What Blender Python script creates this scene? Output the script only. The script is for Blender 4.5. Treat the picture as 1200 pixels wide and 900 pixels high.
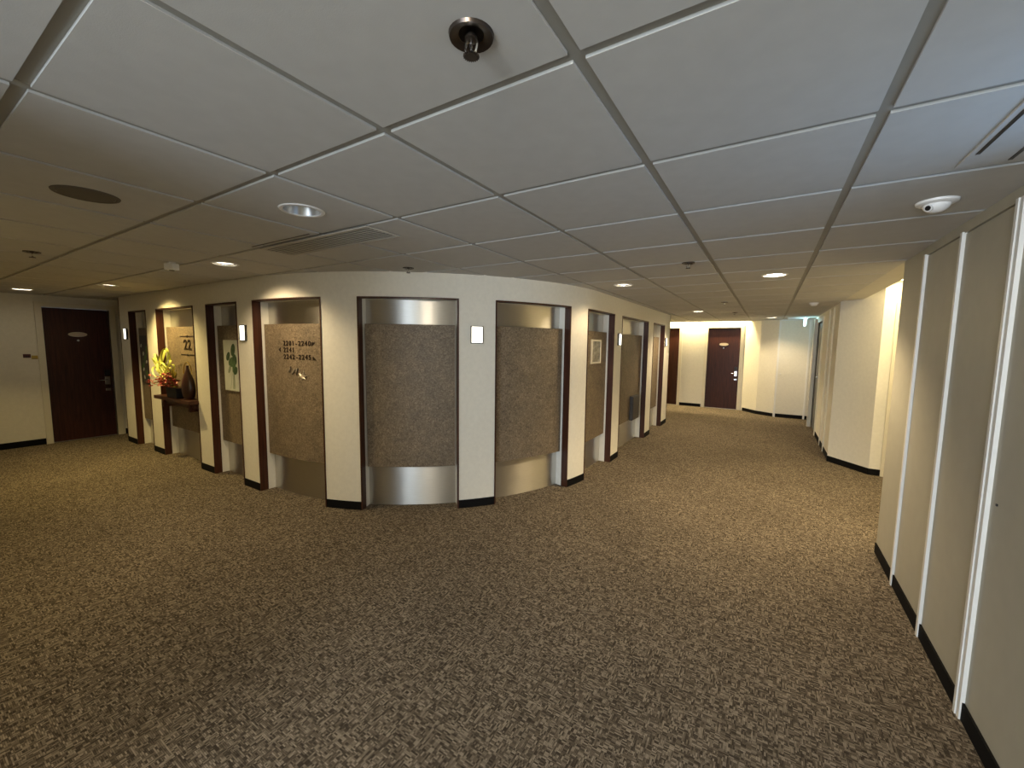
import bpy, bmesh, math, random
from mathutils import Matrix, Vector

for o in list(bpy.data.objects):
    bpy.data.objects.remove(o)
SC = bpy.context.scene
C = SC.collection
PI = math.pi

# ------------------------------------------------------------------ camera
cam_d = bpy.data.cameras.new('camera')
cam_d.sensor_width = 36.0
cam_d.lens = 480.31 / 1200 * 36.0
cam_d.clip_start = 0.02
cam = bpy.data.objects.new('camera', cam_d)
C.objects.link(cam)
R_ = Vector((0.8477, 0.53033, 0.01248)); U_ = Vector((-0.06136, 0.07465, 0.99532)); F_ = Vector((-0.52692, 0.8445, -0.09583))
cam.matrix_world = Matrix(((R_.x, U_.x, -F_.x, 0), (R_.y, U_.y, -F_.y, 0), (R_.z, U_.z, -F_.z, 1.5), (0, 0, 0, 1)))
SC.camera = cam

# ------------------------------------------------------------------ world, daylight, exposure
SC.view_settings.view_transform = 'Standard'
SC.view_settings.look = 'None'
SC.view_settings.gamma = 1.0
SC.view_settings.use_curve_mapping = False
SC.view_settings.exposure = 2.45
W = bpy.data.worlds.new('world'); SC.world = W; W.use_nodes = True
bg = W.node_tree.nodes['Background']
bg.inputs[0].default_value = (0.50, 0.68, 1.0, 1); bg.inputs[1].default_value = 0.12

CEIL = 2.105          # underside of the ceiling tiles
TOP = 2.42            # top of the walls (plenum)
def add_area(name, loc, rot, sx, sy, power, col):
    d = bpy.data.lights.new(name, 'AREA'); d.shape = 'RECTANGLE'; d.size = sx; d.size_y = sy
    d.energy = power; d.color = col
    o = bpy.data.objects.new(name, d); o.location = loc; o.rotation_euler = rot; C.objects.link(o)
    return o
# daylight through the window behind the photographer
add_area('window_daylight', (-0.29, -4.11, 1.18), (PI/2, 0, 0), 1.76, 1.66, 36, (0.76, 0.88, 1.0))
add_area('side_window_daylight', (0.935, 1.485, 1.49), (0, PI/2, 0), 1.0, 0.46, 1.0, (0.45, 0.68, 1.0))

# ------------------------------------------------------------------ material helpers
MATS = {}
def nodes_mat(name):
    m = bpy.data.materials.new(name); m.use_nodes = True
    nt = m.node_tree
    return m, nt, nt.nodes['Principled BSDF']
def N(nt, t, **kw):
    n = nt.nodes.new(t)
    for k, v in kw.items():
        setattr(n, k, v)
    return n
def ramp(nt, fac, stops):
    r = N(nt, 'ShaderNodeValToRGB'); e = r.color_ramp.elements
    while len(e) < len(stops): e.new(0.5)
    for i, (p, c) in enumerate(stops):
        e[i].position = p; e[i].color = (*c, 1)
    nt.links.new(fac, r.inputs[0]); return r.outputs[0]
def coords(nt, scale=(1, 1, 1), kind='Object'):
    t = N(nt, 'ShaderNodeTexCoord'); m = N(nt, 'ShaderNodeMapping'); m.inputs['Scale'].default_value = scale
    nt.links.new(t.outputs[kind], m.inputs[0]); return m.outputs[0]
def noise(nt, vec, scale, detail=3, rough=0.5, dist=0.0):
    n = N(nt, 'ShaderNodeTexNoise'); n.inputs['Scale'].default_value = scale; n.inputs['Detail'].default_value = detail
    n.inputs['Roughness'].default_value = rough; n.inputs['Distortion'].default_value = dist
    nt.links.new(vec, n.inputs['Vector']); return n.outputs[0]
def bump(nt, b, h, strength, dist=0.002):
    n = N(nt, 'ShaderNodeBump'); n.inputs['Strength'].default_value = strength; n.inputs['Distance'].default_value = dist
    nt.links.new(h, n.inputs['Height']); nt.links.new(n.outputs[0], b.inputs['Normal'])
def mix(c, k): return tuple(x * k for x in c)
def simple(name, col, rough=0.6, metal=0.0, var=0.06, scale=8, bumps=0.0, bscale=120, coat=0.0):
    m, nt, b = nodes_mat(name)
    v = coords(nt)
    f = noise(nt, v, scale)
    nt.links.new(ramp(nt, f, [(0.3, mix(col, 1 - var)), (0.7, mix(col, 1 + var))]), b.inputs['Base Color'])
    b.inputs['Roughness'].default_value = rough; b.inputs['Metallic'].default_value = metal
    b.inputs['Coat Weight'].default_value = coat
    if bumps: bump(nt, b, noise(nt, v, bscale, 2), bumps)
    MATS[name] = m; return m
def emit(name, col, strength):
    m, nt, b = nodes_mat(name)
    b.inputs['Base Color'].default_value = (*col, 1)
    b.inputs['Emission Color'].default_value = (*col, 1); b.inputs['Emission Strength'].default_value = strength
    MATS[name] = m; return m

def wood(name, c1, c2, rough=0.35, coat=0.3, axis='z'):
    m, nt, b = nodes_mat(name)
    sc = {'z': (14, 14, 0.9), 'x': (0.9, 14, 14)}[axis]
    v = coords(nt, sc)
    f = noise(nt, v, 3.0, 6, 0.6, 0.8)
    nt.links.new(ramp(nt, f, [(0.28, c1), (0.72, c2)]), b.inputs['Base Color'])
    b.inputs['Roughness'].default_value = rough; b.inputs['Coat Weight'].default_value = coat; b.inputs['Coat Roughness'].default_value = 0.25
    bump(nt, b, f, 0.08, 0.001)
    MATS[name] = m
wood('mahogany', (0.030, 0.009, 0.004), (0.075, 0.024, 0.010), rough=0.45, coat=0.08)
MATS['mahogany'].node_tree.nodes['Principled BSDF'].inputs['Specular IOR Level'].default_value = 0.3
wood('door_wood', (0.026, 0.007, 0.004), (0.070, 0.020, 0.010), rough=0.45, coat=0.08)
MATS['door_wood'].node_tree.nodes['Principled BSDF'].inputs['Specular IOR Level'].default_value = 0.25
simple('wall_vinyl', (0.76, 0.735, 0.655), 0.75, var=0.03, scale=30, bumps=0.25, bscale=260)
simple('wall_white', (0.74, 0.73, 0.67), 0.7, var=0.03, scale=20, bumps=0.2, bscale=260)
simple('panel_paint', (0.44, 0.42, 0.345), 0.55, var=0.03, scale=12, bumps=0.08, bscale=200)
simple('trim_white', (0.78, 0.78, 0.76), 0.4, var=0.02)
simple('casing_cream', (0.72, 0.68, 0.56), 0.45, var=0.02)
simple('base_black', (0.004, 0.004, 0.0045), 0.75, var=0.1); MATS['base_black'].node_tree.nodes['Principled BSDF'].inputs['Specular IOR Level'].default_value = 0.15
simple('tile', (0.53, 0.525, 0.505), 0.9, var=0.03, scale=14, bumps=0.12, bscale=320)
simple('grid_metal', (0.30, 0.29, 0.255), 0.55, var=0.04)
simple('plaster', (0.62, 0.60, 0.53), 0.85, var=0.03)
simple('plenum', (0.25, 0.24, 0.22), 0.9)
simple('black', (0.006, 0.006, 0.007), 0.4)
simple('letter_brown', (0.022, 0.013, 0.008), 0.4, metal=0.3)
simple('bronze', (0.075, 0.062, 0.054), 0.3, metal=0.9)
simple('chrome', (0.75, 0.75, 0.75), 0.18, metal=1.0, var=0.02)
simple('satin_metal', (0.55, 0.54, 0.52), 0.35, metal=1.0, var=0.03)
simple('white_plastic', (0.78, 0.79, 0.80), 0.35, var=0.01)
simple('grille_brown', (0.12, 0.10, 0.075), 0.7, bumps=1.0, bscale=500)
simple('grille_grey', (0.48, 0.46, 0.41), 0.55)
simple('door_grey', (0.11, 0.115, 0.13), 0.55)
simple('plaque_cream', (0.55, 0.47, 0.36), 0.4)
simple('brass', (0.45, 0.32, 0.08), 0.35, metal=0.8)
simple('red_brown', (0.09, 0.02, 0.015), 0.5)
simple('frame_dark', (0.05, 0.05, 0.045), 0.4, metal=0.5)
simple('frame_cream', (0.75, 0.70, 0.58), 0.5)
simple('canvas', (0.62, 0.62, 0.56), 0.8, bumps=0.2, bscale=400)
simple('leaf_dark', (0.03, 0.075, 0.025), 0.6, var=0.3, scale=40)
simple('leaf_mid', (0.07, 0.14, 0.05), 0.6, var=0.3, scale=40)
simple('leaf_pale', (0.26, 0.30, 0.20), 0.7, var=0.2, scale=40)
simple('petal_red', (0.36, 0.045, 0.035), 0.5, var=0.5, scale=60)
simple('petal_pink', (0.50, 0.13, 0.09), 0.5, var=0.4, scale=60)
simple('leaf_yellow', (0.62, 0.66, 0.12), 0.45, var=0.15, scale=30)
simple('stem_green', (0.14, 0.17, 0.03), 0.6, var=0.2)
simple('planter_dark', (0.005, 0.006, 0.012), 0.5)
simple('vase_brown', (0.035, 0.013, 0.009), 0.3, var=0.4, scale=9, coat=0.3)
simple('emblem_pale', (0.55, 0.48, 0.36), 0.35, metal=0.4)
simple('emblem_dark', (0.10, 0.075, 0.045), 0.4, metal=0.4)
simple('dark_box', (0.045, 0.043, 0.042), 0.5)
simple('art_white', (0.55, 0.57, 0.50), 0.7)
emit('lamp_glow', (1.0, 0.86, 0.62), 6.0)
emit('lamp_dim', (1.0, 0.86, 0.62), 0.9)
emit('sconce_glow', (1.0, 0.96, 0.80), 0.6)
emit('tube_glow', (1.0, 0.82, 0.45), 6.0)
emit('exit_glow', (0.55, 0.95, 1.0), 1.3)

def steel():
    m, nt, b = nodes_mat('steel')
    v = coords(nt, (1, 1, 60))
    f = noise(nt, v, 12, 3)
    nt.links.new(ramp(nt, f, [(0.3, (0.62, 0.60, 0.56)), (0.7, (0.70, 0.68, 0.64))]), b.inputs['Base Color'])
    b.inputs['Metallic'].default_value = 1.0; b.inputs['Roughness'].default_value = 0.38
    b.inputs['Anisotropic'].default_value = 0.9
    cz = N(nt, 'ShaderNodeCombineXYZ'); cz.inputs[2].default_value = 1.0      # horizontal brushing smears reflections upwards
    nt.links.new(cz.outputs[0], b.inputs['Tangent'])
    bump(nt, b, f, 0.03, 0.0005)
    MATS['steel'] = m
steel()
def brown_panel():
    m, nt, b = nodes_mat('brown_panel')
    v = coords(nt)
    f = noise(nt, v, 46, 2, 0.5, 1.8)
    big = noise(nt, v, 6, 2)
    c1 = ramp(nt, f, [(0.34, (0.115, 0.086, 0.056)), (0.50, (0.185, 0.142, 0.095)), (0.68, (0.28, 0.225, 0.155))])
    mx = N(nt, 'ShaderNodeMix', data_type='RGBA', blend_type='MULTIPLY')
    mx.inputs[0].default_value = 1.0
    nt.links.new(c1, mx.inputs[6]); nt.links.new(ramp(nt, big, [(0.3, (0.85, 0.85, 0.85)), (0.7, (1.1, 1.08, 1.05))]), mx.inputs[7])
    nt.links.new(mx.outputs[2], b.inputs['Base Color'])
    b.inputs['Roughness'].default_value = 0.5
    bump(nt, b, f, 0.6, 0.003)
    MATS['brown_panel'] = m
brown_panel()
def carpet():
    m, nt, b = nodes_mat('carpet')
    t = N(nt, 'ShaderNodeTexCoord')
    def cells(sx, sy, off):
        mp = N(nt, 'ShaderNodeMapping'); mp.inputs['Scale'].default_value = (1/sx, 1/sy, 1); mp.inputs['Location'].default_value = (off, off * 1.7, 0)
        nt.links.new(t.outputs['Object'], mp.inputs[0])
        fl = N(nt, 'ShaderNodeVectorMath', operation='FLOOR'); nt.links.new(mp.outputs[0], fl.inputs[0])
        wn = N(nt, 'ShaderNodeTexWhiteNoise', noise_dimensions='2D'); nt.links.new(fl.outputs[0], wn.inputs['Vector'])
        return wn.outputs['Value']
    def M(op, a, b_):
        n = N(nt, 'ShaderNodeMath', operation=op)
        for i, q in enumerate((a, b_)):
            if isinstance(q, (int, float)): n.inputs[i].default_value = q
            else: nt.links.new(q, n.inputs[i])
        return n.outputs[0]
    TW, TL = 0.0055, 0.0175          # thread width and length of the basket weave
    a = cells(TL, TW, 0.0); c = cells(TW, TL, 3.3); pick = cells(TL, TL, 7.1)
    sep = N(nt, 'ShaderNodeSeparateXYZ'); nt.links.new(t.outputs['Object'], sep.inputs[0])
    def gap(o):
        f = M('FRACT', M('DIVIDE', o, TW), 0.0)
        return M('POWER', M('ABSOLUTE', M('MULTIPLY', M('SUBTRACT', f, 0.5), 2.0), 0.0), 3.0)
    vh = M('SUBTRACT', a, M('MULTIPLY', gap(sep.outputs[1]), 0.42)); vv = M('SUBTRACT', c, M('MULTIPLY', gap(sep.outputs[0]), 0.42))
    st = M('GREATER_THAN', pick, 0.5)
    s = M('ADD', M('MULTIPLY', vh, st), M('MULTIPLY', vv, M('SUBTRACT', 1.0, st)))
    col = ramp(nt, s, [(0.0, (0.046, 0.036, 0.026)), (0.30, (0.112, 0.090, 0.066)), (0.62, (0.172, 0.140, 0.104)), (0.95, (0.31, 0.260, 0.200))])
    big = noise(nt, t.outputs['Object'], 1.3, 3)
    mx = N(nt, 'ShaderNodeMix', data_type='RGBA', blend_type='MULTIPLY'); mx.inputs[0].default_value = 1.0
    nt.links.new(col, mx.inputs[6]); nt.links.new(ramp(nt, big, [(0.3, (0.88, 0.88, 0.88)), (0.7, (1.08, 1.08, 1.08))]), mx.inputs[7])
    nt.links.new(mx.outputs[2], b.inputs['Base Color'])
    b.inputs['Roughness'].default_value = 0.95
    b.inputs['Specular IOR Level'].default_value = 0.1
    bump(nt, b, s, 0.4, 0.003)
    MATS['carpet'] = m
carpet()
def glass():
    m, nt, b = nodes_mat('window_glass')
    nt.nodes.remove(b)
    tr = N(nt, 'ShaderNodeBsdfTransparent'); gl = N(nt, 'ShaderNodeBsdfGlossy'); gl.inputs['Roughness'].default_value = 0.02
    tr.inputs[0].default_value = (0.92, 0.95, 0.97, 1)
    mx = N(nt, 'ShaderNodeMixShader'); mx.inputs[0].default_value = 0.06
    nt.links.new(tr.outputs[0], mx.inputs[1]); nt.links.new(gl.outputs[0], mx.inputs[2])
    nt.links.new(mx.outputs[0], nt.nodes['Material Output'].inputs[0])
    MATS['window_glass'] = m
glass()
def print_art():
    m, nt, b = nodes_mat('print_grey')
    v = coords(nt)
    f = noise(nt, v, 16, 4, 0.6, 1.0)
    nt.links.new(ramp(nt, f, [(0.35, (0.10, 0.09, 0.065)), (0.5, (0.24, 0.22, 0.17)), (0.68, (0.46, 0.44, 0.37))]), b.inputs['Base Color'])
    b.inputs['Roughness'].default_value = 0.3
    MATS['print_grey'] = m
print_art()

# ------------------------------------------------------------------ mesh helpers
def box(bm, x0, x1, y0, y1, z0, z1):
    v = [bm.verts.new(p) for p in ((x0,y0,z0),(x1,y0,z0),(x1,y1,z0),(x0,y1,z0),(x0,y0,z1),(x1,y0,z1),(x1,y1,z1),(x0,y1,z1))]
    for f in ((0,3,2,1),(4,5,6,7),(0,1,5,4),(1,2,6,5),(2,3,7,6),(3,0,4,7)):
        bm.faces.new([v[i] for i in f])
def prism(bm, pts, z0, z1):
    n = len(pts)
    a = [bm.verts.new((p[0], p[1], z0)) for p in pts]; b = [bm.verts.new((p[0], p[1], z1)) for p in pts]
    bm.faces.new(a[::-1]); bm.faces.new(b)
    for i in range(n):
        bm.faces.new((a[i], a[(i+1) % n], b[(i+1) % n], b[i]))
def lathe(bm, prof, n=24, c=(0, 0, 0), axis='z', cap=True):
    rings = []
    for r, h in prof:
        ring = []
        for k in range(n):
            t = 2*PI*k/n; x, y = r*math.cos(t), r*math.sin(t)
            p = (c[0]+x, c[1]+y, c[2]+h) if axis == 'z' else (c[0]+x, c[1]+h, c[2]+y)
            ring.append(bm.verts.new(p))
        rings.append(ring)
    for a, b in zip(rings, rings[1:]):
        for k in range(n):
            bm.faces.new((a[k], a[(k+1) % n], b[(k+1) % n], b[k]))
    if cap:
        bm.faces.new(rings[0][::-1]); bm.faces.new(rings[-1])
def tube(bm, pts, r, n=6, r2=None):
    rings = []
    pts = [Vector(p) for p in pts]
    for i, p in enumerate(pts):
        d = (pts[min(i+1, len(pts)-1)] - pts[max(i-1, 0)]).normalized()
        a = d.orthogonal().normalized() if i == 0 else (prev - d * prev.dot(d)).normalized()
        prev = a
        b = d.cross(a)
        rr = r if r2 is None else r + (r2 - r) * i / (len(pts) - 1)
        rings.append([bm.verts.new(p + (a*math.cos(2*PI*k/n) + b*math.sin(2*PI*k/n)) * rr) for k in range(n)])
    for a, b in zip(rings, rings[1:]):
        for k in range(n): bm.faces.new((a[k], a[(k+1) % n], b[(k+1) % n], b[k]))
    bm.faces.new(rings[0][::-1]); bm.faces.new(rings[-1])
def obj(name, bm, mat, parent=None, smooth=False, bevel=0.0):
    me = bpy.data.meshes.new(name)
    bmesh.ops.recalc_face_normals(bm, faces=bm.faces)
    bm.to_mesh(me); bm.free()
    me.materials.append(MATS[mat])
    if smooth:
        for p in me.polygons: p.use_smooth = True
    o = bpy.data.objects.new(name, me); C.objects.link(o)
    if parent: 
        o.parent = parent
        o.matrix_parent_inverse = Matrix.Identity(4)
    if smooth:
        md = o.modifiers.new('split', 'EDGE_SPLIT'); md.split_angle = math.radians(38)
    if bevel:
        md = o.modifiers.new('bevel', 'BEVEL'); md.width = bevel; md.segments = 2; md.limit_method = 'ANGLE'
    return o
def mk(fn, *a, **k):
    bm = bmesh.new(); fn(bm, *a, **k); return bm
def bxo(name, mat, parent, *a, bevel=0.0):
    return obj(name, mk(box, *a), mat, parent, bevel=bevel)
def tag(o, label=None, cat=None, group=None, kind=None):
    if label: o['label'] = label
    if cat: o['category'] = cat
    if group: o['group'] = group
    if kind: o['kind'] = kind
    return o
def thing(name, label, cat, loc=(0,0,0), rz=0.0, group=None, kind=None):
    o = bpy.data.objects.new(name, None); o.empty_display_size = 0.05; C.objects.link(o)
    o.location = loc; o.rotation_euler = (0, 0, rz)
    return tag(o, label, cat, group, kind)
def text_mesh(name, s, size, mat, parent, loc, rz=0.0, depth=0.004, align='LEFT', rotx=PI/2, weight=0.018, wide=1.0):
    cu = bpy.data.curves.new(name + '_c', 'FONT'); cu.body = s; cu.size = size; cu.extrude = depth / 2; cu.offset = weight * size; cu.space_character = 1.12; cu.align_x = align; cu.align_y = 'CENTER'
    tmp = bpy.data.objects.new('tmp_text', cu); C.objects.link(tmp)
    dg = bpy.context.evaluated_depsgraph_get(); dg.update()
    me = bpy.data.meshes.new_from_object(tmp.evaluated_get(dg))
    bpy.data.objects.remove(tmp); bpy.data.curves.remove(cu)
    me.materials.clear(); me.materials.append(MATS[mat])
    o = bpy.data.objects.new(name, me); C.objects.link(o); o.parent = parent
    o.location = loc; o.rotation_euler = (rotx, 0, rz); o.scale = (wide, 1, 1)
    return o

# ------------------------------------------------------------------ the core's rounded face: s = length along it, d = depth behind it
RC = 2.43; CX, CY = -4.095, 4.5; S0X = -8.0; S1 = CX - S0X; S2 = S1 + RC*PI/2
def face(s, d=0.0):
    if s <= S1: return (S0X + s, CY - RC + d)
    if s <= S2:
        a = -PI/2 + (s - S1)/RC
        return (CX + (RC - d)*math.cos(a), CY + (RC - d)*math.sin(a))
    return (CX + RC - d, CY + s - S2)
def face_normal_angle(s):
    if s <= S1: return -PI/2
    if s <= S2: return -PI/2 + (s - S1)/RC
    return 0.0
def s_list(s0, s1, step=0.06):
    L = [s0]
    for b in (S1, S2):
        if s0 < b < s1: L.append(b)
    if s1 > S1 and s0 < S2:
        a, b = max(s0, S1), min(s1, S2)
        n = max(1, int((b - a)/step))
        L += [a + (b - a)*i/n for i in range(n + 1)]
    L.append(s1)
    L = sorted(set(round(x, 5) for x in L))
    return L
def strip(bm, s0, s1, d0, d1, z0, z1):
    L = s_list(s0, s1); prev = None; first = None
    for s in L:
        f, b = face(s, d0), face(s, d1)
        q = [bm.verts.new((f[0], f[1], z0)), bm.verts.new((f[0], f[1], z1)), bm.verts.new((b[0], b[1], z1)), bm.verts.new((b[0], b[1], z0))]
        if prev:
            for k in range(4): bm.faces.new((prev[k], prev[(k+1) % 4], q[(k+1) % 4], q[k]))
        else: bm.faces.new(q)
        prev = q
    bm.faces.new(prev[::-1])

PILL = [(0, .37), (1.0, 1.35), (2.425, 2.75), (3.43, 3.74), (4.668, 5.012), (5.886, 6.221), (7.124, 7.446), (8.302, 8.612), (10.002, 10.352), (11.212, 11.672)]
NICHE = [(PILL[i][1], PILL[i+1][0]) for i in range(9)]
HEAD = 1.895

# ------------------------------------------------------------------ structure
XR = 0.76; XL = -8.68; YF = 11.18; YB = -4.0; YLB = -0.42; XBL = -1.45
fl = bxo('floor', 'carpet', None, -9.0, 2.0, -4.4, 11.6, -0.10, 0.0)
tag(fl, 'brown and beige woven carpet covering the corridor floor', 'carpet', kind='structure')

bm = bmesh.new()
for a, b in PILL: strip(bm, a, b, 0, 0.17, 0, TOP)
for a, b in NICHE: strip(bm, a, b, 0, 0.17, HEAD, TOP)
for a, b in NICHE: strip(bm, a, b, 0.152, 0.17, 0, HEAD)
box(bm, S0X, S0X + .17, CY - RC + .17, 8.45, 0, TOP)
box(bm, S0X + .17, CX + RC - .17, 8.28, 8.45, 0, TOP)
core = tag(obj('wall_core', bm, 'wall_vinyl', smooth=True), 'cream rounded core wall with piers between dark framed niches', 'wall', kind='structure')
for a, b in PILL:
    obj('baseboard', mk(strip, a, b, -0.007, 0.0, 0.0, 0.075), 'base_black', core)
bxo('corner_trim', 'mahogany', core, S0X - .012, S0X, CY - RC - .004, CY - RC + .03, 0, CEIL)
bxo('corner_trim', 'mahogany', core, CX + RC - .03, CX + RC + .004, 8.45, 8.462, 0, CEIL)

# --- walls with openings
def wall(name, label, polys, mat='wall_vinyl'):
    bm = bmesh.new()
    for p in polys:
        if p[0] == 'b': box(bm, *p[1:])
        else: prism(bm, p[1], p[2], p[3])
    return tag(obj(name, bm, mat), label, 'wall', kind='structure')
# far wall with two room doors
D1 = (-1.297, -0.590); D2 = (-2.663, -1.956); DH = 1.968
wall_far = wall('wall_far', 'cream far wall with two dark room doors', [
    ('b', D1[1], -0.50, YF, YF + .15, 0, TOP), ('b', D2[1], D1[0], YF, YF + .15, 0, TOP), ('b', -4.3, D2[0], YF, YF + .15, 0, TOP),
    ('b', D1[0], D1[1], YF, YF + .15, DH, TOP), ('b', D2[0], D2[1], YF, YF + .15, DH, TOP),
    ('b', -4.45, -4.3, 8.28, YF + .15, 0, TOP)])
for x0, x1 in ((D2[1] + .065, D1[0] - .085), (-4.3, D2[0] - .065)):
    bxo('baseboard', 'base_black', wall_far, x0, x1, YF - .008, YF, 0, .075)
# faceted wall in the far corner and the panelled end wall
FA = [(-0.50, YF), (-0.18, 10.77), (0.146, 10.555), (0.90, 10.555)]
wall_corner = wall('wall_corner', 'cream faceted corner wall between room door and closet panel', [
    ('p', [FA[0], FA[1], FA[2], (0.146, 11.0), (-.1, 11.33), (-.5, 11.33)], 0, TOP),
    ('p', [FA[2], FA[3], (.90, 10.7), (0.146, 10.7)], 0, TOP)])
def base_seg(parent, p, q, h=.075, t=.008):
    p, q = Vector(p), Vector(q); d = (q - p).normalized(); n = Vector((d.y, -d.x)) * t
    obj('baseboard', mk(prism, [p + n, q + n, q, p], 0, h), 'base_black', parent)
base_seg(wall_corner, (-0.46, YF - .05), FA[1]); base_seg(wall_corner, FA[1], FA[2]); base_seg(wall_corner, (.185, 10.555), (.68, 10.555)); base_seg(wall_corner, (.715, 10.555), (.755, 10.555))
# right wall beside the camera: panels and white strips
wall_right = wall('wall_right', 'olive panelled wall with white vertical strips', [
    ('b', XR + .012, XR + .16, YB - .25, 1.23, 0, TOP), ('b', XR + .012, XR + .16, 1.74, 3.91, 0, TOP), ('b', XR + .012, XR + .16, 1.23, 1.74, 0, .95), ('b', XR + .012, XR + .16, 1.23, 1.74, 2.03, TOP), ('b', XR + .16, 1.85, 3.78, 3.91, 0, TOP)], 'panel_paint')
TY = [3.405, 2.855, 2.315]
EDG = [3.905] + TY + [1.76 - .55*k for k in range(11)]
for i in range(len(EDG) - 1):
    a, b = EDG[i+1] + .012, EDG[i] - (.012 if i else 0)
    bxo('wall_panel', 'panel_paint', wall_right, XR, XR + .014, a, b, .0, 0.95 if i == 4 else (CEIL - .055 if i else CEIL))
    bxo('baseboard', 'base_black', wall_right, XR - .008, XR, a, b, 0, .075)
for i, y in enumerate(EDG[1:]):
    if i == 2:
        bxo('panel_trim', 'trim_white', wall_right, XR - .014, XR + .013, y - .036, y - .012, 0, CEIL - .045)
        bxo('panel_trim', 'trim_white', wall_right, XR - .018, XR + .013, y - .008, y + .012, 0, CEIL - .045)
    else:
        bxo('panel_trim', 'trim_white', wall_right, XR - .014, XR + .013, y - .013, y + .013, 0, CEIL - .045)
bxo('header_trim', 'panel_paint', wall_right, XR - .006, XR + .014, -3.95, TY[0], CEIL - .05, CEIL)
bxo('panel_latch', 'black', wall_right, XR - .004, XR, 2.888, 2.894, .895, .925)
bxo('panel_latch', 'black', wall_right, XR - .004, XR, 2.222, 2.230, .920, .928)
# right wall beyond the recess
F0 = (0.745, 6.80); F1 = (1.096, 6.345); XQ = 0.757
wall_recess = wall('wall_recess', 'cream angled pier wall beside the bright recess', [
    ('p', [F0, F1, (1.75, 6.345), (1.75, 6.5), (1.0, 6.9), (XQ + .1, 6.98)], 0, TOP),
    ('b', 1.70, 1.85, 3.91, 6.345, 0, TOP)])
base_seg(wall_recess, F0, F1); base_seg(wall_recess, F1, (1.70, 6.345))
bxo('door_casing', 'casing_cream', wall_recess, 1.20, 1.255, 6.325, 6.345, 0, 2.03)
wall_passage = wall('wall_passage', 'cream passage wall with narrow strips and a grey service door', [
    ('p', [F0, (XQ + .1, 6.98), (XQ + .13, 6.98), (XQ + .13, 8.74), (XQ, 8.74), (XQ, 6.80)], 0, TOP),
    ('b', XQ, XQ + .13, 9.62, 10.60, 0, TOP), ('b', XQ, XQ + .13, 8.74, 9.62, 1.97, TOP), ('b', XQ + .24, XQ + .3, 8.6, 9.8, 0, TOP)])
for y in (7.405, 7.87):
    bxo('panel_trim', 'casing_cream', wall_passage, XQ - .016, XQ, y - .02, y + .02, 0, CEIL - .03)
for a, b in ((6.81, 7.385), (7.425, 7.85), (7.89, 8.66), (9.72, 10.54)):
    bxo('baseboard', 'base_black', wall_passage, XQ - .008, XQ, a, b, 0, .075)
# left wall with a room door
D3 = (1.428, 2.124)
wall_left = wall('wall_left', 'cream left end wall with a dark room door', [
    ('b', XL - .15, XL, YLB - .15, D3[0], 0, TOP), ('b', XL - .15, XL, D3[1], 8.45, 0, TOP), ('b', XL - .15, XL, D3[0], D3[1], 1.945, TOP),
    ('b', XL, S0X, 8.30, 8.45, 0, TOP)])
for a, b in ((YLB, D3[0] - .07), (D3[1] + .09, 8.3)):
    bxo('baseboard', 'base_black', wall_left, XL, XL + .008, a, b, 0, .085)
# walls behind the photographer
wall_back = wall('wall_back', 'cream wall around the wide daylight window', [
    ('b', XL - .15, XBL, YLB - .15, YLB, 0, TOP), ('b', XBL - .15, XBL, YB - .25, YLB - .15, 0, TOP),
    ('b', XBL, -1.22, YB - .25, YB, 0, TOP), ('b', .64, XR + .012, YB - .25, YB, 0, TOP),
    ('b', -1.22, .64, YB - .25, YB, 0, .30), ('b', -1.22, .64, YB - .25, YB, 2.06, TOP)])
bxo('baseboard', 'base_black', wall_back, XL, XBL, YLB, YLB + .008, 0, .075)
win = thing('window_1', 'wide daylight window at the corridor end opposite the far doors', 'window', (-.29, YB - .2, .30), kind='structure')
for a in ((-.93, -.89, 0, 1.76), (.89, .93, 0, 1.76), (-.02, .02, 0, 1.76), (-.89, .89, 0, .04), (-.89, .89, 1.72, 1.76)):
    bxo('window_frame', 'satin_metal', win, a[0], a[1], -.03, .03, a[2], a[3])
for a, b in ((-.89, -.02), (.02, .89)):
    bxo('pane', 'window_glass', win, a, b, -.004, .004, .04, 1.72)

win = thing('window_2', 'narrow daylight window in the panelled right wall', 'window', (XR + .09, 1.485, .95), kind='structure')
for a in ((-.255, -.225, 0, 1.08), (.225, .255, 0, 1.08), (-.225, .225, 0, .03), (-.225, .225, 1.05, 1.08)):
    bxo('window_frame', 'satin_metal', win, -.025, .025, a[0], a[1], a[2], a[3])
bxo('pane', 'window_glass', win, -.004, .004, -.225, .225, .03, 1.05)

# ------------------------------------------------------------------ ceiling
ceiling = tag(bxo('ceiling', 'plenum', None, -9.0, 2.0, -4.4, 11.6, TOP, TOP + .1), 'grey suspended tile ceiling with recessed grid', 'ceiling', kind='structure')
TX0, TS, TYY, TSY = -0.382, 0.595, 0.853, 0.5935
def outside_core(x, y):
    if x > CX + RC or y < CY - RC or x < S0X or y > 8.45: return True
    if x > CX and y < CY: return math.hypot(x - CX, y - CY) > RC
    return False
def in_room(x, y):
    if x > XR or x < XL or y > YF - .17 or y < YB: return False
    if x < XBL and y < YLB: return False
    if y > 8.45 and x < -4.3: return False
    if x < S0X and y > 8.3: return False
    return outside_core(x, y)
LIT = {}     # tile index -> radius of hole, centre
def tidx(x, y): return (math.floor((x - TX0)/TS), math.floor((y - TYY)/TSY))
HOLES = {}
def hole(x, y, r): HOLES[tidx(x, y)] = (x, y, r)
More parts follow.
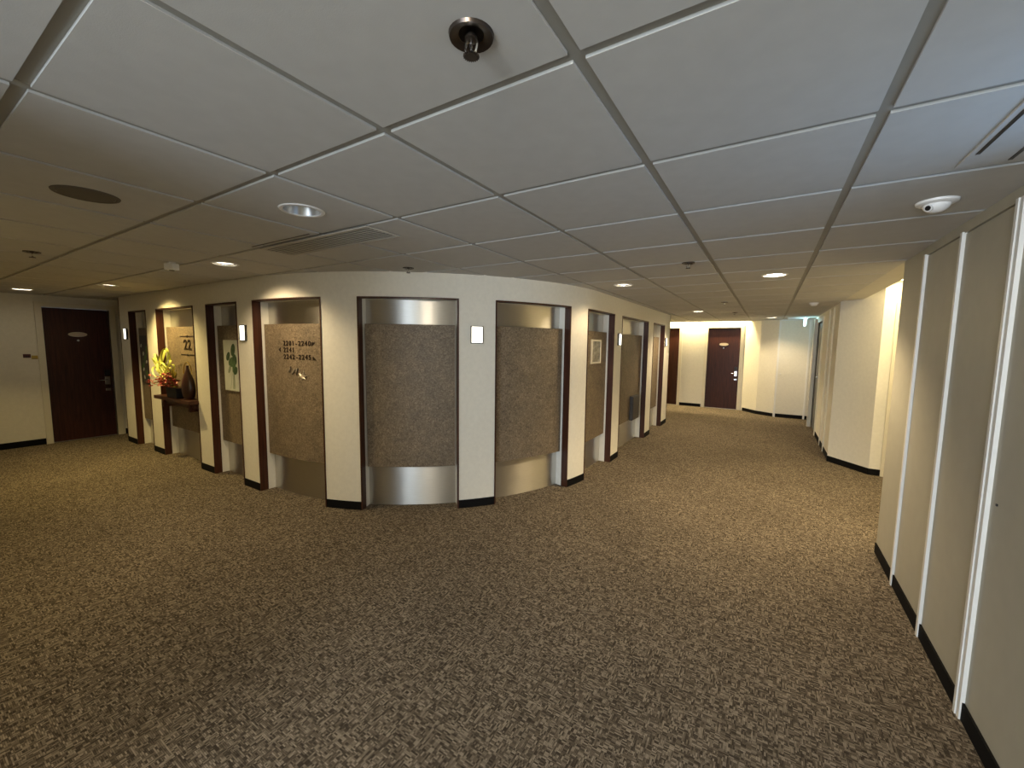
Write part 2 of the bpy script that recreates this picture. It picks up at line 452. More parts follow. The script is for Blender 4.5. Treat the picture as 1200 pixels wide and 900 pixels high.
DOWN = [  # x, y, lit power, colour, aim
    (0.0, 4.12, 1, 'corridor'), (-1.275, 4.12, .12, 'corridor'), (-1.07, 7.68, .8, 'corridor'), (0.0, 9.78, .8, 'corridor'),
    (-1.87, 1.145, 0, 'near'), (-7.85, 1.15, 1.0, 'left'), (-6.33, 1.56, .9, 'console'), (-3.68, 1.60, .25, 'sign'), (-.085, -.63, 1, 'rear'), (-3.65, -.04, 1, 'rear')]  # both rear downlights are added out of view to brighten floor and piers
for x, y, p, k in DOWN: hole(x, y, .082)
tile_cache = {}
def tile_box(x0, x1, y0, y1):
    key = (round(x1 - x0, 4), round(y1 - y0, 4))
    if key not in tile_cache:
        bm = bmesh.new(); w, h = key
        box(bm, -w/2, w/2, -h/2, h/2, 0, .014)
        o = obj('ceiling_tile', bm, 'tile', ceiling); tile_cache[key] = o.data
    else:
        o = bpy.data.objects.new('ceiling_tile', tile_cache[key]); C.objects.link(o); o.parent = ceiling
    o.location = ((x0+x1)/2, (y0+y1)/2, CEIL)
    return o
def tile_hole(x0, x1, y0, y1, cx, cy, r, n=32):
    bm = bmesh.new()
    outer, inner = [], []
    angs = sorted([2*PI*k/n for k in range(n)] + [math.atan2(Y - cy, X - cx) % (2*PI) for X in (x0, x1) for Y in (y0, y1)])
    lo = []; li = []; hi_ = []; ho = []
    for t in angs:
        dx, dy = math.cos(t), math.sin(t)
        k = min(((x1 if dx > 0 else x0) - cx)/dx if abs(dx) > 1e-9 else 1e9, ((y1 if dy > 0 else y0) - cy)/dy if abs(dy) > 1e-9 else 1e9)
        lo.append(bm.verts.new((cx + dx*k, cy + dy*k, CEIL))); li.append(bm.verts.new((cx + dx*r, cy + dy*r, CEIL)))
        ho.append(bm.verts.new((cx + dx*k, cy + dy*k, CEIL + .014))); hi_.append(bm.verts.new((cx + dx*r, cy + dy*r, CEIL + .014)))
    m = len(angs)
    for i in range(m):
        j = (i + 1) % m
        for a, b in ((lo, li), (li, hi_), (hi_, ho), (ho, lo)):
            bm.faces.new((a[i], a[j], b[j], b[i]))
    obj('ceiling_tile', bm, 'tile', ceiling)
GAP = 0.0145
for i in range(-15, 3):
    for j in range(-9, 18):
        x0, x1 = TX0 + i*TS, TX0 + (i+1)*TS; y0, y1 = TYY + j*TSY, TYY + (j+1)*TSY
        pts = [(x0 + (x1-x0)*(a+.5)/6, y0 + (y1-y0)*(b+.5)/6) for a in range(6) for b in range(6)]
        if not any(in_room(*p) for p in pts): continue
        cx0, cx1 = max(x0 + GAP, XL), min(x1 - GAP, XR); cy0, cy1 = max(y0 + GAP, YB if (x1 > XBL and x0 > XBL - .5) else YLB), min(y1 - GAP, YF - .16)
        if cx1 - cx0 < .03 or cy1 - cy0 < .03: continue
        if (i, j) in HOLES: tile_hole(cx0, cx1, cy0, cy1, *HOLES[(i, j)])
        else: tile_box(cx0, cx1, cy0, cy1)
ZG = CEIL + .007
for i in range(-14, 3):
    x = TX0 + i*TS
    if not XL < x < XR: continue
    spans = [(YLB, CY - RC)] if x < XBL else [(YB, YF - .16)]
    if -4.3 < x < XBL: spans = [(YLB, CY - RC + (0.02 if x < CX else RC)), (8.45, YF - .16)]
    if x < S0X: spans = [(YLB, 8.3)]
    for a, b in spans:
        bxo('grid_runner', 'grid_metal', ceiling, x - .019, x + .019, a, b, ZG, ZG + .008)
for j in range(-8, 18):
    y = TYY + j*TSY
    if y < YB or y > YF - .16: continue
    if y < YLB: spans = [(XBL, XR)]
    elif y < CY - RC: spans = [(XL, XR)]
    elif y < CY: spans = [(XL, S0X), (CX + .3, XR)]
    elif y < 8.45: spans = [(XL, S0X), (CX + RC, XR)]
    else: spans = [(-4.3, XR)]
    for a, b in spans:
        bxo('grid_crossbar', 'grid_metal', ceiling, a, b, y - .019, y + .019, ZG + .0005, ZG + .0085)
bxo('recess_soffit', 'plaster', ceiling, XR - .002, .945, 3.91, 6.70, CEIL, CEIL + .05)
bxo('cove_lip', 'plaster', ceiling, -4.3, -.40, YF - .165, YF - .15, CEIL, CEIL + .07)

# ------------------------------------------------------------------ niches
def niche(k, label, cat='niche'):
    a, b = NICHE[k]; f = face((a + b)/2)
    t = thing('wall_niche', label, cat, (f[0], f[1], 0)); off = Vector((-f[0], -f[1], 0))
    def part(name, mat, *args, smooth=True):
        bm = mk(strip, *args); bmesh.ops.translate(bm, verts=bm.verts, vec=off)
        return obj(name, bm, mat, t, smooth=smooth)
    part('wood_jamb', 'mahogany', a, a + .012, -.006, .07, 0, HEAD)
    part('wood_jamb', 'mahogany', b - .012, b, -.006, .07, 0, HEAD)
    part('wood_head', 'mahogany', a + .012, b - .012, -.006, .07, HEAD - .012, HEAD)
    part('white_jamb', 'wall_white', a, a + .010, .07, .143, 0, HEAD)
    part('white_jamb', 'wall_white', b - .010, b, .07, .143, 0, HEAD)
    part('white_head', 'wall_white', a + .010, b - .010, .07, .143, HEAD - .010, HEAD)
    part('steel_panel', 'steel', a, b, .143, .15, 0, HEAD)
    if k != 8 or True:
        part('textured_panel', 'brown_panel', a + .026, b - .026, .088, .118, .375, 1.667)
        part('panel_bracket', 'satin_metal', (a+b)/2 - .1, (a+b)/2 + .1, .118, .143, .9, .96)
    return t
LAB = ['wood framed niche beside the dark end door, a dim plant picture inside',
       'wood framed niche with the number 22 above the flower shelf',
       'wood framed niche with a white plant picture on its brown panel',
       'wood framed niche with room number directions on its brown panel',
       'plain wood framed niche between room directions and the lit sconce pier, bright steel bands',
       'plain wood framed niche between the lit sconce pier and the small cream framed picture',
       'wood framed niche holding a small cream framed picture',
       'wide wood framed niche with a dark box low on its panel',
       'wood framed niche nearest the far corridor doors']
for k in range(9): niche(k, LAB[k])

def on_face(s, d, z, name, label, cat, group=None):
    f = face(s, d); a = face_normal_angle(s)
    return thing(name, label, cat, (f[0], f[1], z), a + PI/2, group)     # local x along the wall, local -y out into the room

# wall sconces on the piers
SCO = [(.235, 'small lit rectangular sconce on the pier beside the end door'), (3.56, 'small lit rectangular sconce between plant picture and room directions'),
       (6.045, 'small lit rectangular sconce on the pier between two plain niches'), (8.50, 'small lit rectangular sconce beside the cream framed picture niche'),
       (11.33, 'small lit rectangular sconce on the last pier before the far doors')]
for s, lab in SCO:
    t = on_face(s, 0, 1.505, 'wall_sconce', lab, 'wall light', 'small sconces on the piers')
    w, h = .055, .155
    for q in ((-w, w, 0, .007), (-w, w, h - .007, h), (-w, -w + .006, .007, h - .007), (w - .006, w, .007, h - .007)):
        bxo('frame', 'frame_dark', t, q[0], q[1], -.022, 0, q[2], q[3])
    bxo('diffuser', 'sconce_glow', t, -w + .006, w - .006, -.018, -.002, .007, h - .007)

# --- signs
def sN(x): return x - S0X
t = on_face(sN(-6.013), .088, 1.32, 'floor_number_sign', 'dark number 22 between two bars above the flower shelf', 'sign')
text_mesh('numeral', '22', .175, 'letter_brown', t, (0, -.004, .12), align='CENTER', wide=1.12)
for z in (0.005, .228):
    bxo('bar', 'letter_brown', t, -.19, .19, -.006, 0, z - .006, z + .006)
    obj('bar_boss', mk(lathe, [(.012, -.009), (.016, -.004), (.016, 0)], 12, (0, 0, z), 'y'), 'letter_brown', t)
smid = 4.215
t = on_face(smid, .088, 1.32, 'direction_sign', 'dark raised room number directions on the brown niche panel', 'sign')
# panel is straight to S1, then bends: give each row its own chord
def local_on(s, d):
    f = face(s, d); dx, dy = f[0] - t.location.x, f[1] - t.location.y; inv = -t.rotation_euler.z
    return dx*math.cos(inv) - dy*math.sin(inv), dx*math.sin(inv) + dy*math.cos(inv), face_normal_angle(s) + PI/2 + inv
def sign_row(body, s0, z, h):
    for i, ch in enumerate(body):
        lx, ly, an = local_on(s0 + .021 + .0425*i, .0865)
        text_mesh('dash' if ch == '-' else 'numeral', ch, h, 'letter_brown', t, (lx, ly, z), an, .006, 'CENTER')
def arrow(s, z, pts):
    f = face(s, .085); dx, dy = f[0] - t.location.x, f[1] - t.location.y; inv = -t.rotation_euler.z
    lx, ly = dx*math.cos(inv) - dy*math.sin(inv), dx*math.sin(inv) + dy*math.cos(inv)
    bm = bmesh.new(); a = [bm.verts.new((p[0], -.003, p[1])) for p in pts]; b = [bm.verts.new((p[0], .003, p[1])) for p in pts]
    n = len(pts); bm.faces.new(a); bm.faces.new(b[::-1])
    for i in range(n): bm.faces.new((a[i], b[i], b[(i+1) % n], a[(i+1) % n]))
    o = obj('arrow', bm, 'letter_brown', t); o.location = (lx, ly, z); o.rotation_euler.z = face_normal_angle(s) + PI/2 + inv
sA = sN(-3.912)
for body, z in (('2201-2240', .163), ('2241', .101), ('2242-2245', .036)):
    sign_row(body, sA, z, .064)
tri = [(-.020, .018), (.022, -.004), (-.004, -.022)]
arrow(sA + .405, .160, [(-.018, -.018), (.022, .016), (-.016, .018)])
arrow(sA + .415, .030, [(-.016, .016), (.022, -.018), (-.018, -.018)])
arrow(sA - .055, .104, [(.014, .020), (-.016, 0), (.014, -.020), (.006, 0)])
t = on_face(sN(-3.70), .086, 1.145, 'wall_emblem', 'scattered pale metal emblem below the room directions', 'emblem')
rnd = random.Random(4)
for k in range(9):
    x = -.115 + .021*k + rnd.uniform(-.01, .01); z = .105 - .007*k + rnd.uniform(-.02, .02); an = rnd.uniform(.5, 1.2); L = rnd.uniform(.018, .034)
    obj('stroke', mk(tube, [(x - L*math.cos(an), -.003 + abs(x)*0, z - L*math.sin(an)), (x, -.005, z), (x + L*math.cos(an + .3), -.003, z + L*math.sin(an + .3))], .004, 6), 'emblem_dark' if k % 2 else 'emblem_pale', t)
for k in range(6):
    an = PI*k/6 + .2; L = .055 if k % 2 == 0 else .035
    obj('ray', mk(tube, [(.05 - L*math.cos(an), -.003, .035 - .6*L*math.sin(an)), (.05 + L*math.cos(an), -.006, .035 + .6*L*math.sin(an))], .0055, 6), 'emblem_pale', t)

# --- pictures
def ellipse(cx, cz, a, b, rot, n=14):
    return [(cx + a*math.cos(q)*math.cos(rot) - b*math.sin(q)*math.sin(rot), cz + a*math.cos(q)*math.sin(rot) + b*math.sin(q)*math.cos(rot)) for q in (2*PI*i/n for i in range(n))]
def flat(bm, pts, y0, y1):
    a = [bm.verts.new((p[0], y0, p[1])) for p in pts]; b = [bm.verts.new((p[0], y1, p[1])) for p in pts]
    bm.faces.new(a); bm.faces.new(b[::-1]); n = len(pts)
    for i in range(n): bm.faces.new((a[i], b[i], b[(i+1) % n], a[(i+1) % n]))
def plant_picture(s, z, w, h, label, dark=False):
    t = on_face(s, .087, z, 'plant_picture', label, 'picture', 'plant pictures in the niches')
    bxo('canvas', 'dark_box' if dark else 'art_white', t, -w/2, w/2, -.02, 0, 0, h)
    rnd = random.Random(7 + int(s*10))
    lv = [('leaf_dark', .06, .44, .07, .045, 1.2), ('leaf_dark', -.05, .37, .055, .035, .9), ('leaf_mid', .02, .31, .07, .05, .4), ('leaf_dark', .09, .34, .06, .045, 1.9),
          ('leaf_mid', .07, .26, .07, .035, 1.4), ('leaf_pale', -.03, .23, .05, .02, 1.0), ('leaf_dark', .10, .22, .05, .035, .8)]
    if dark:
        lv = [('leaf_mid', rnd.uniform(-w/2 + .06, w/2 - .06), .08 + .055*i, .06, .03, rnd.uniform(0, 3)) if i % 2 else ('art_white', rnd.uniform(-w/2 + .05, w/2 - .05), .08 + .055*i, .03, .02, rnd.uniform(0, 3)) for i in range(9)]
    for i, (m, x, zz, a, b, r) in enumerate(lv):
        x = max(-w/2 + a, min(w/2 - a, x))
        obj('painted_leaf', mk(flat, ellipse(x, zz, a, b, r), -.0203 - .0003*(i + 1), -.0198), m, t)
    if not dark:
        for i in range(6):
            x = .02 + rnd.uniform(-.06, .07)
            obj('painted_stem', mk(flat, [(x, .02), (x + .008, .02), (.05 + .3*(x - .02) + .006, .24), (.05 + .3*(x - .02), .24)], -.0203, -.0198), 'leaf_pale', t)
plant_picture(sN(-4.905), .965, .30, .545, 'tall white picture of a dark green leafy plant in a niche')
plant_picture(sN(-7.36), .90, .34, .66, 'dark green plant picture in the niche beside the end door', dark=True)
t = on_face(S2 + (4.667 - 4.5), .087, 1.285, 'framed_picture', 'small picture in a pale cream frame on the brown panel', 'picture')
w, h = .31, .285
bxo('print', 'print_grey', t, -w/2 + .02, w/2 - .02, -.012, 0, .02, h - .02)
for q in ((-w/2, w/2, 0, .022), (-w/2, w/2, h - .022, h), (-w/2, -w/2 + .022, .022, h - .022), (w/2 - .022, w/2, .022, h - .022)):
    bxo('frame', 'frame_cream', t, q[0], q[1], -.02, 0, q[2], q[3], bevel=.003)
t = on_face(S2 + (6.37 - 4.5), .088, .368, 'equipment_box', 'dark square box low on the wide niche panel', 'box')
bxo('body', 'dark_box', t, -.18, .18, -.05, 0, 0, .37, bevel=.006)
bxo('front_plate', 'dark_box', t, -.165, .165, -.056, -.05, .015, .355, bevel=.002)

# ------------------------------------------------------------------ console shelf and flowers
t = thing('console_shelf', 'mahogany shelf under the flower arrangement in the niche', 'shelf', (-6.06, 2.05, .765))
bxo('top', 'mahogany', t, -.545, .50, -.075, .105, 0, .042, bevel=.004)
bxo('apron', 'mahogany', t, -.50, .46, -.01, .02, -.06, 0, bevel=.002)
for x in (-.40, .36):
    bxo('bracket', 'mahogany', t, x - .02, x + .02, -.03, .105, -.10, 0)
ZT = .807
t = thing('planter', 'glossy dark blue square planter holding the flowers on the shelf', 'planter', (-6.10, 2.055, ZT))
def tapered(bm, w0, w1, d0, d1, z0, z1):
    a = [bm.verts.new((x*w0, y*d0, z0)) for x, y in ((-1,-1),(1,-1),(1,1),(-1,1))]; b = [bm.verts.new((x*w1, y*d1, z1)) for x, y in ((-1,-1),(1,-1),(1,1),(-1,1))]
    bm.faces.new(a[::-1]); bm.faces.new(b)
    for i in range(4): bm.faces.new((a[i], a[(i+1) % 4], b[(i+1) % 4], b[i]))
obj('body', mk(tapered, .14, .155, .06, .066, 0, .12), 'planter_dark', t, bevel=.004)
bxo('soil', 'red_brown', t, -.14, .14, -.055, .055, .118, .124)
fl_t = thing('flower_arrangement', 'red flower sprays with looped yellow green leaves in the dark planter', 'flowers', (-6.10, 2.05, ZT + .126))
rnd = random.Random(11)
def blossom(bm, p, r):
    for k in range(5):
        a = 2*PI*k/5 + rnd.random()
        q = Vector((math.cos(a), math.sin(a)*.8, rnd.uniform(-.2, .5))) * r
        side = Vector((-math.sin(a), math.cos(a), .3)) * r*.45
        v = [bm.verts.new(p), bm.verts.new(p + q*.6 + side), bm.verts.new(p + q*1.1 + Vector((0, 0, r*.25))), bm.verts.new(p + q*.6 - side)]
        bm.faces.new(v)
tips = []
for k in range(34):
    a = 2*PI*k/34 + rnd.uniform(-.1, .1); L = rnd.uniform(.14, .40)
    ex = math.cos(a)*L*(1.0 if math.cos(a) < 0 else .7) - .03; ey = rnd.uniform(-.17, -.01); ez = rnd.uniform(.02, .17) - .10*max(0, abs(ex) - .2)
    obj('flower_stem', mk(tube, [(0, 0, 0), (ex*.4, ey*.6, ez*.9 + .02), (ex, ey, ez)], .0022, 5), 'stem_green', fl_t)
    tips.append((ex, ey, ez))
for k in range(150):
    e = tips[k % 34]; f = rnd.uniform(.45, 1.06)
    p = Vector((e[0]*f, e[1]*f - .01, max(.012, e[2]*(.5 + .5*f) + rnd.uniform(-.02, .04))))
    obj('blossom', mk(blossom, p, rnd.uniform(.018, .034)), 'petal_red' if k % 3 else 'petal_pink', fl_t)
def ribbon(bm, pts, w, side):
    prev = None; n = len(pts)
    for i, p in enumerate(pts):
        p = Vector(p); ww = w*(.35 + .65*math.sin(PI*min(1, (i + .8)/(n - .2))))
        q = (bm.verts.new(p - side*ww), bm.verts.new(p + side*ww))
        if prev: bm.faces.new((prev[0], prev[1], q[1], q[0]))
        prev = q
LOOPS = [(-.40, .30, .030, .10, .30), (-.36, .34, .034, .12, .25), (-.33, .27, .03, .10, .45), (-.22, .40, .036, .11, .05), (-.17, .42, .042, .12, -.05), (-.12, .41, .04, .11, -.2),
         (-.27, .22, .05, .08, .9), (-.14, .27, .05, .08, .6), (-.36, .20, .05, .07, 1.1), (-.08, .29, .04, .09, -.3), (-.03, .24, .04, .09, -.5), (-.43, .20, .03, .09, .6), (.03, .22, .035, .07, -.6)]
for k, (cx, cz, a_, b_, tilt) in enumerate(LOOPS):      # long leaves bent over into loops
    pts = [(cx*.12, -.02, .0)]
    for i in range(15):
        q = math.radians(-80 + 320*i/14)
        lx, lz = a_*math.cos(q), b_*math.sin(q)
        pts.append((cx + lx*math.cos(tilt) - lz*math.sin(tilt), -.05 - .03*math.sin(q + k), cz*.86 + lx*math.sin(tilt) + lz*math.cos(tilt)*.9))
    obj('leaf', mk(ribbon, pts, .011, Vector((.35, .93, .1)).normalized()), 'leaf_yellow', fl_t)
for k in range(22):
    a = rnd.uniform(-1, 1); H = rnd.uniform(.14, .27)
    obj('green_blade', mk(ribbon, [(a*.05, -.01, 0), (a*.12 - .02, -.04, H*.6), (a*.26 - .04, -.06, H)], .010, Vector((.8, .6, 0))), 'stem_green' if k % 3 else 'leaf_yellow', fl_t)
t = thing('tall_vase', 'tall dark brown gourd shaped vase under a gold reflection arc beside the planter', 'vase', (-5.775, 2.055, ZT))
prof = [(.055, 0), (.085, .03), (.10, .10), (.098, .17), (.080, .24), (.052, .30), (.028, .345), (.018, .38), (.022, .40)]
bm = mk(lathe, prof, 28)
bmesh.ops.scale(bm, vec=(1, .62, 1), verts=bm.verts)
obj('body', bm, 'vase_brown', t, smooth=True)
obj('arc', mk(tube, [(.11*math.cos(PI*i/16), 0, .30 + .14*math.sin(PI*i/16)) for i in range(17)], .006, 8), 'brass', t, smooth=True)  # brass arc stands in for the gold reflection on the panel behind
obj('foot', mk(lathe, [(.06, 0), (.062, .008), (.05, .012)], 24), 'vase_brown', t, smooth=True)

# ------------------------------------------------------------------ doors
def room_door(name, label, loc, rz, w, h, plaque=True, wood_='door_wood', lock_side=1, leaf_depth=.045):
    # local: x along the wall from 0 to w, -y out into the room
    t = thing(name, label, 'door', loc, rz, kind='structure')
    s = bxo('door_leaf', wood_, t, .004, w - .004, leaf_depth, leaf_depth + .045, .006, h - .004)
    cw = .068
    bxo('door_casing', 'casing_cream', t, -cw, 0, -.018, leaf_depth, 0, h + cw); bxo('door_casing', 'casing_cream', t, w, w + cw, -.018, leaf_depth, 0, h + cw)
    bxo('door_casing', 'casing_cream', t, 0, w, -.018, leaf_depth, h, h + cw)
    bxo('threshold', 'satin_metal', t, 0, w, leaf_depth - .02, leaf_depth + .05, 0, .005)
    if plaque:
        bm = mk(lathe, [(.1, -.010), (.1, 0)], 28, (0, 0, 0), 'y'); bmesh.ops.scale(bm, vec=(1, 1, .36), verts=bm.verts)
        p = obj('number_plaque', bm, 'plaque_cream', s); p.location = (w*.5, leaf_depth, 1.568)
        obj('peephole', mk(lathe, [(.012, -.008), (.014, -.004), (.014, 0)], 14, (w*.5, leaf_depth, 1.48), 'y'), 'satin_metal', s)
        lx = w - .065 if lock_side > 0 else .065
        lock = bxo('lock_plate', 'chrome', s, lx - .032, lx + .032, leaf_depth - .012, leaf_depth, .80, .93, bevel=.006)
        obj('lever_handle', mk(tube, [(lx, leaf_depth - .012, .875), (lx, leaf_depth - .05, .875), (lx - .03*lock_side, leaf_depth - .055, .875), (lx - .10*lock_side, leaf_depth - .052, .875)], .009, 10), 'chrome', s, smooth=True)
        bxo('card_reader', 'black', s, lx - .03, lx + .032, leaf_depth - .02, leaf_depth, .945, 1.03, bevel=.004)
        bxo('key_plate', 'chrome', s, lx - .03, lx + .03, leaf_depth - .006, leaf_depth, .705, .745, bevel=.003)
    return t
room_door('door_1', 'dark mahogany room door beside the faceted corner', (D1[0], YF, 0), 0, D1[1] - D1[0], DH)
room_door('door_2', 'orange brown room door beyond the last niche pier', (D2[0], YF, 0), 0, D2[1] - D2[0], DH, lock_side=-1)
room_door('door_3', 'very dark room door in the dim left end wall', (XL, D3[0], 0), PI/2, D3[1] - D3[0], 1.945)
# grey service door in the passage wall
t = thing('door_4', 'grey service door in the passage wall under the exit sign', 'door', (XQ, 9.62, 0), -PI/2, kind='structure')
bxo('door_leaf', 'door_grey', t, .004, .845, .014, .054, .006, 1.955)
for q in ((-.085, 0, 0, 2.05), (.88, .945, 0, 2.04)):
    bxo('door_casing', 'casing_cream', t, q[0], q[1], -.06 if q[0] < 0 else -.018, .13, q[2], q[3])
bxo('door_casing', 'casing_cream', t, 0, .88, -.02, .13, 1.97, 2.04)
bxo('stop', 'black', t, .85, .88, .016, .06, 0, 1.97)
obj('lever_handle', mk(tube, [(.76, .014, 1.0), (.76, -.03, 1.0), (.66, -.03, 1.0)], .009, 8), 'chrome', t, smooth=True)
# closet panel in the end wall
t = thing('door_5', 'cream flush closet door with white edge strips and small knob', 'closet door', (.17, 10.555, 0), 0, kind='structure')
bxo('door_leaf', 'wall_vinyl', t, .018, .512, -.012, 0, .08, 2.075)
bxo('edge_or_shadow_strip', 'trim_white', t, -.012, .018, -.022, 0, 0, 2.095); bxo('edge_or_shadow_strip', 'trim_white', t, .512, .542, -.022, 0, 0, 2.095)
bxo('edge_or_shadow_strip', 'trim_white', t, .018, .512, -.022, 0, 2.075, 2.095)
obj('knob', mk(lathe, [(.006, 0), (.006, -.014), (.014, -.02), (.014, -.03), (.006, -.034)], 14, (.06, -.012, .945), 'y'), 'white_plastic', t, smooth=True)

# left wall switches
t = thing('wall_switch', 'small dark red switch on the dim left wall', 'switch', (XL, 1.255, 1.235), PI/2)
bxo('plate', 'red_brown', t, -.035, .035, -.012, 0, 0, .05, bevel=.003); bxo('rocker', 'black', t, -.02, .02, -.018, -.012, .01, .025)
t = thing('brass_plate', 'small brass plate beside the dark red switch', 'plate', (XL, 1.325, 1.215), PI/2)
bxo('plate', 'brass', t, -.03, .03, -.006, 0, 0, .05, bevel=.002); bxo('slot', 'black', t, -.02, .02, -.008, -.006, .005, .012)
# ------------------------------------------------------------------ ceiling fixtures
WARM = (1.0, 0.77, 0.46)
DLAB = {0: 'bright lit downlight in the corridor ceiling before the recess', 1: 'dim downlight near the framed picture niche', 2: 'lit downlight in front of the last niche',
        3: 'lit downlight near the closet door and exit sign', 4: 'unlit silver downlight beside the air grille', 5: 'bright white downlight before the dark end door',
        6: 'lit downlight above the flower shelf', 7: 'half lit downlight above the white spotlight box', 8: 'added unseen downlight in the corridor before the wide daylight window', 9: 'added unseen downlight by the wall opposite the room directions'}
def spot(name, loc, power, angle, aim=None, blend=.6, col=WARM, size=.05):
    d = bpy.data.lights.new(name, 'SPOT'); d.energy = power; d.color = col; d.spot_size = math.radians(angle); d.spot_blend = blend; d.shadow_soft_size = size
    o = bpy.data.objects.new(name, d); o.location = loc; C.objects.link(o)
    if aim is not None:
        o.rotation_euler = (Vector(aim) - Vector(loc)).to_track_quat('-Z', 'Y').to_euler()
    return o
AIM = {8: ((-.3, 1.2, 0), 24, 150), 9: ((-3.65, .6, 0), 11, 140), 0: ((0, 4.12, 0), 29, 128), 1: ((-1.5, 4.12, 0), 5, 130), 2: ((-1.2, 7.68, 0), 22, 135), 3: ((0, 9.9, 0), 13, 130), 5: ((-7.5, 1.1, 0), 8, 92),
       6: ((-6.15, 2.05, .5), 25, 125), 7: ((-3.8, 2.2, .6), 10, 120)}
for k, (x, y, p, kind) in enumerate(DOWN):
    t = thing('downlight', DLAB[k], 'downlight', (x, y, CEIL), group='recessed downlights')
    obj('trim_ring', mk(lathe, [(.078, .0), (.080, -.004), (.094, -.004), (.098, 0)], 32, cap=False), 'white_plastic', t, smooth=True)
    obj('reflector', mk(lathe, [(.080, -.002), (.076, .03), (.058, .075)], 32, cap=False), 'chrome' if k != 4 else 'satin_metal', t, smooth=True)
    zl = .0 if p > 0 else .058
    obj('lamp', mk(lathe, [(.072 if p > 0 else .058, zl + .012), (.05, zl + .007), (.01, zl + .005)], 24), 'lamp_glow' if p > .5 else ('lamp_dim' if p > 0 else 'frame_dark'), t, smooth=True)
    if k in AIM:
        a, pw, ang = AIM[k]
        wc = (1.0, .74, .28) if k in (5, 6, 9) else ((1.0, .86, .66) if k == 8 else WARM)
        spot('downlight_beam', (x, y, CEIL - .012), pw, ang, a, col=wc)

def sprinkler(x, y, label):
    t = thing('sprinkler', label, 'sprinkler', (x, y, CEIL), group='ceiling sprinklers')
    obj('escutcheon', mk(lathe, [(.045, 0), (.043, -.006), (.030, -.004), (.018, .006)], 28), 'bronze', t, smooth=True)
    obj('body', mk(lathe, [(.010, .012), (.010, -0.003), (.013, -0.005), (.013, -0.009), (.006, -0.011)], 14), 'bronze', t, smooth=True)
    for s in (-1, 1):
        obj('arm', mk(tube, [(s*.010, 0, -0.005), (s*.015, 0, -0.019), (s*.010, 0, -0.033), (s*.004, 0, -0.037)], .0024, 6), 'chrome', t, smooth=True)
    obj('bulb', mk(lathe, [(.002, -0.011), (.0032, -0.021), (.002, -0.033)], 10), 'chrome', t, smooth=True)
    bm = bmesh.new(); n = 20; top = []; bot = []
    for i in range(n*2):
        r = .016 if i % 2 == 0 else .0115; a = PI*i/n
        top.append(bm.verts.new((r*math.cos(a), r*math.sin(a), -0.037))); bot.append(bm.verts.new((r*math.cos(a), r*math.sin(a), -0.041)))
    bm.faces.new(top); bm.faces.new(bot[::-1])
    for i in range(n*2): bm.faces.new((top[i], bot[i], bot[(i+1) % (2*n)], top[(i+1) % (2*n)]))
    obj('deflector', bm, 'bronze', t)
for x, y, l in ((-.535, .69, 'bronze sprinkler head closest to the wide daylight window'), (-2.51, 2.42, 'bronze sprinkler head close to the rounded wall beyond the air grille'),
                (-.535, 3.25, 'bronze sprinkler head between dome camera and bright corridor downlight'), (-.55, 6.27, 'small sprinkler head level with the white smoke detector'),
                (-.55, 8.2, 'small sprinkler head between the last niche pier and the far doors'), (-4.42, .71, 'dark sprinkler head in the dim left ceiling')):
    sprinkler(x, y, l)
t = thing('ceiling_speaker', 'round brown speaker grille in the dim ceiling', 'speaker', (-2.47, .565, CEIL))
obj('grille', mk(lathe, [(.092, 0), (.088, -.004), (.0, -.005)], 36, cap=False), 'grille_brown', t, smooth=True)
obj('rim', mk(lathe, [(.09, -.003), (.094, -.006), (.104, -.004), (.106, 0)], 36, cap=False), 'grille_brown', t, smooth=True)
t = thing('spot_sensor', 'small white spotlight box hanging from the dim ceiling', 'spotlight', (-4.0, 1.363, CEIL))
bxo('mount', 'white_plastic', t, -.02, .02, -.02, .02, -.01, 0); 
o = bxo('head', 'white_plastic', t, -.04, .04, -.03, .03, -.06, -.008, bevel=.008); o.rotation_euler = (0, 0, .5)
obj('lens', mk(lathe, [(.016, -.064), (.018, -.06), (.018, -.05)], 16), 'black', t, smooth=True)
# security camera
t = thing('security_camera', 'white dome security camera with black lens on the ceiling', 'camera', (.545, 2.395, CEIL))
obj('base', mk(lathe, [(.066, 0), (.064, -.008), (.056, -.013), (.045, -.014)], 36), 'white_plastic', t, smooth=True)
obj('dome', mk(lathe, [(.043*math.cos(PI/2*i/8) + .0004, -.012 - .034*math.sin(PI/2*i/8)) for i in range(9)], 32), 'white_plastic', t, smooth=True)
v = Vector((-.545, -2.395, 0)).normalized(); v = Vector((v.x - .55, v.y*.75, -.35)).normalized()
p0 = Vector((0, 0, -.016)) + v*.030; p1 = p0 + v*.016
obj('lens_barrel', mk(tube, [p0, p1], .014, 16), 'white_plastic', t, smooth=True)
obj('lens', mk(tube, [p1 - v*.002, p1 + v*.0015], .010, 16), 'black', t)
# smoke detector
t = thing('smoke_detector', 'small white smoke detector near the passage wall', 'detector', (.47, 6.86, CEIL))
obj('base', mk(lathe, [(.055, 0), (.055, -.012), (.045, -.016)], 28), 'white_plastic', t, smooth=True)
obj('chamber', mk(lathe, [(.038, -.015), (.040, -.028), (.025, -.04), (.001, -.042)], 28), 'white_plastic', t, smooth=True)
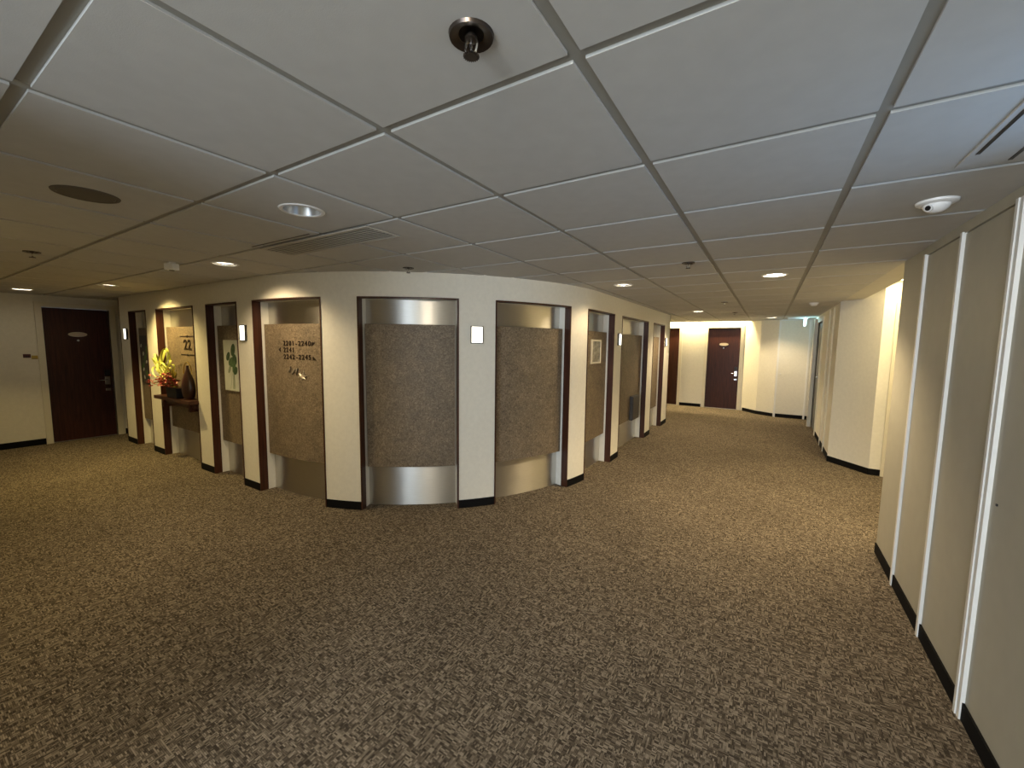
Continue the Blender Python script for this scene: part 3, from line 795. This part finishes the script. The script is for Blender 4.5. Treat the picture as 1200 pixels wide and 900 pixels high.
# air grille
t = thing('air_grille', 'long slatted air grille beside the unlit downlight', 'air grille', (-2.33, 1.565, CEIL))
L, Wd = .525, .115
bxo('backing', 'black', t, -L, L, -Wd, Wd, -.003, -.0005)
for q in ((-L, L, -Wd, -Wd + .012), (-L, L, Wd - .012, Wd), (-L, -L + .012, -Wd + .012, Wd - .012), (L - .012, L, -Wd + .012, Wd - .012)):
    bxo('frame', 'grille_grey', t, q[0], q[1], q[2], q[3], -.008, 0)
for k in range(8):
    y = -Wd + .026 + k*(2*Wd - .052)/7
    bm = bmesh.new(); prism(bm, [(0, 0)]*0 or [(-L + .012, y - .006), (L - .012, y - .006), (L - .012, y + .005), (-L + .012, y + .005)], -.007, -.0045)
    obj('slat', bm, 'grille_grey', t)
bxo('edge_or_shadow_strip', 'grille_brown', t, -L, .10, -Wd - .05, -Wd - .043, -.003, 0)  # thin dark strip stands in for a shadow line beside the grille
# slot diffuser by the right wall
t = thing('slot_diffuser', 'white two slot air diffuser beside the right wall', 'diffuser', (.555, 1.60, CEIL))
bxo('plate', 'tile', t, -.07, .07, -.30, .38, -.006, 0, bevel=.002)
for x in (-.05, .05):
    bxo('slot', 'black', t, x - .005, x + .005, -.29, .27 if x < 0 else .37, -.008, -.005)
# exit sign
t = thing('exit_sign', 'thin glowing exit sign hanging from the corridor ceiling', 'exit sign', (.45, 9.97, CEIL))
bxo('housing', 'white_plastic', t, -.17, .16, -.025, .025, -.03, 0, bevel=.004)
sg = bxo('sign_panel', 'exit_glow', t, .10, .128, -.13, .13, -.165, -.03)

# ------------------------------------------------------------------ cove lamps
def cove(name, label, x0, x1, y0, y1, z, power, rot):
    t = thing(name, label, 'lamp', ((x0+x1)/2, (y0+y1)/2, z))
    lx, ly = (x1 - x0)/2, (y1 - y0)/2
    ends = [(-lx, 0, 0), (lx, 0, 0)] if lx > ly else [(0, -ly, 0), (0, ly, 0)]
    obj('tube', mk(tube, ends, .012, 10), 'tube_glow', t, smooth=True)
    r = .02
    if lx > ly: bxo('batten', 'white_plastic', t, -lx, lx, -r, r, .014, .05)
    else: bxo('batten', 'white_plastic', t, -r, r, -ly, ly, .014, .05)
    add_area(name + '_light', ((x0+x1)/2, (y0+y1)/2, z - .014), rot, 2*lx if lx > ly else .03, .03 if lx > ly else 2*ly, power, (1.0, .78, .40))
cove('cove_lamp', 'hidden warm tube in the slot over the far doors', -4.2, -.55, YF - .09, YF - .08, 2.24, 22, (0, 0, 0))
cove('recess_lamp', 'hidden warm tube in the slot of the right recess', 1.20, 1.21, 4.2, 6.25, 2.28, 6.5, (0, 0, 0))
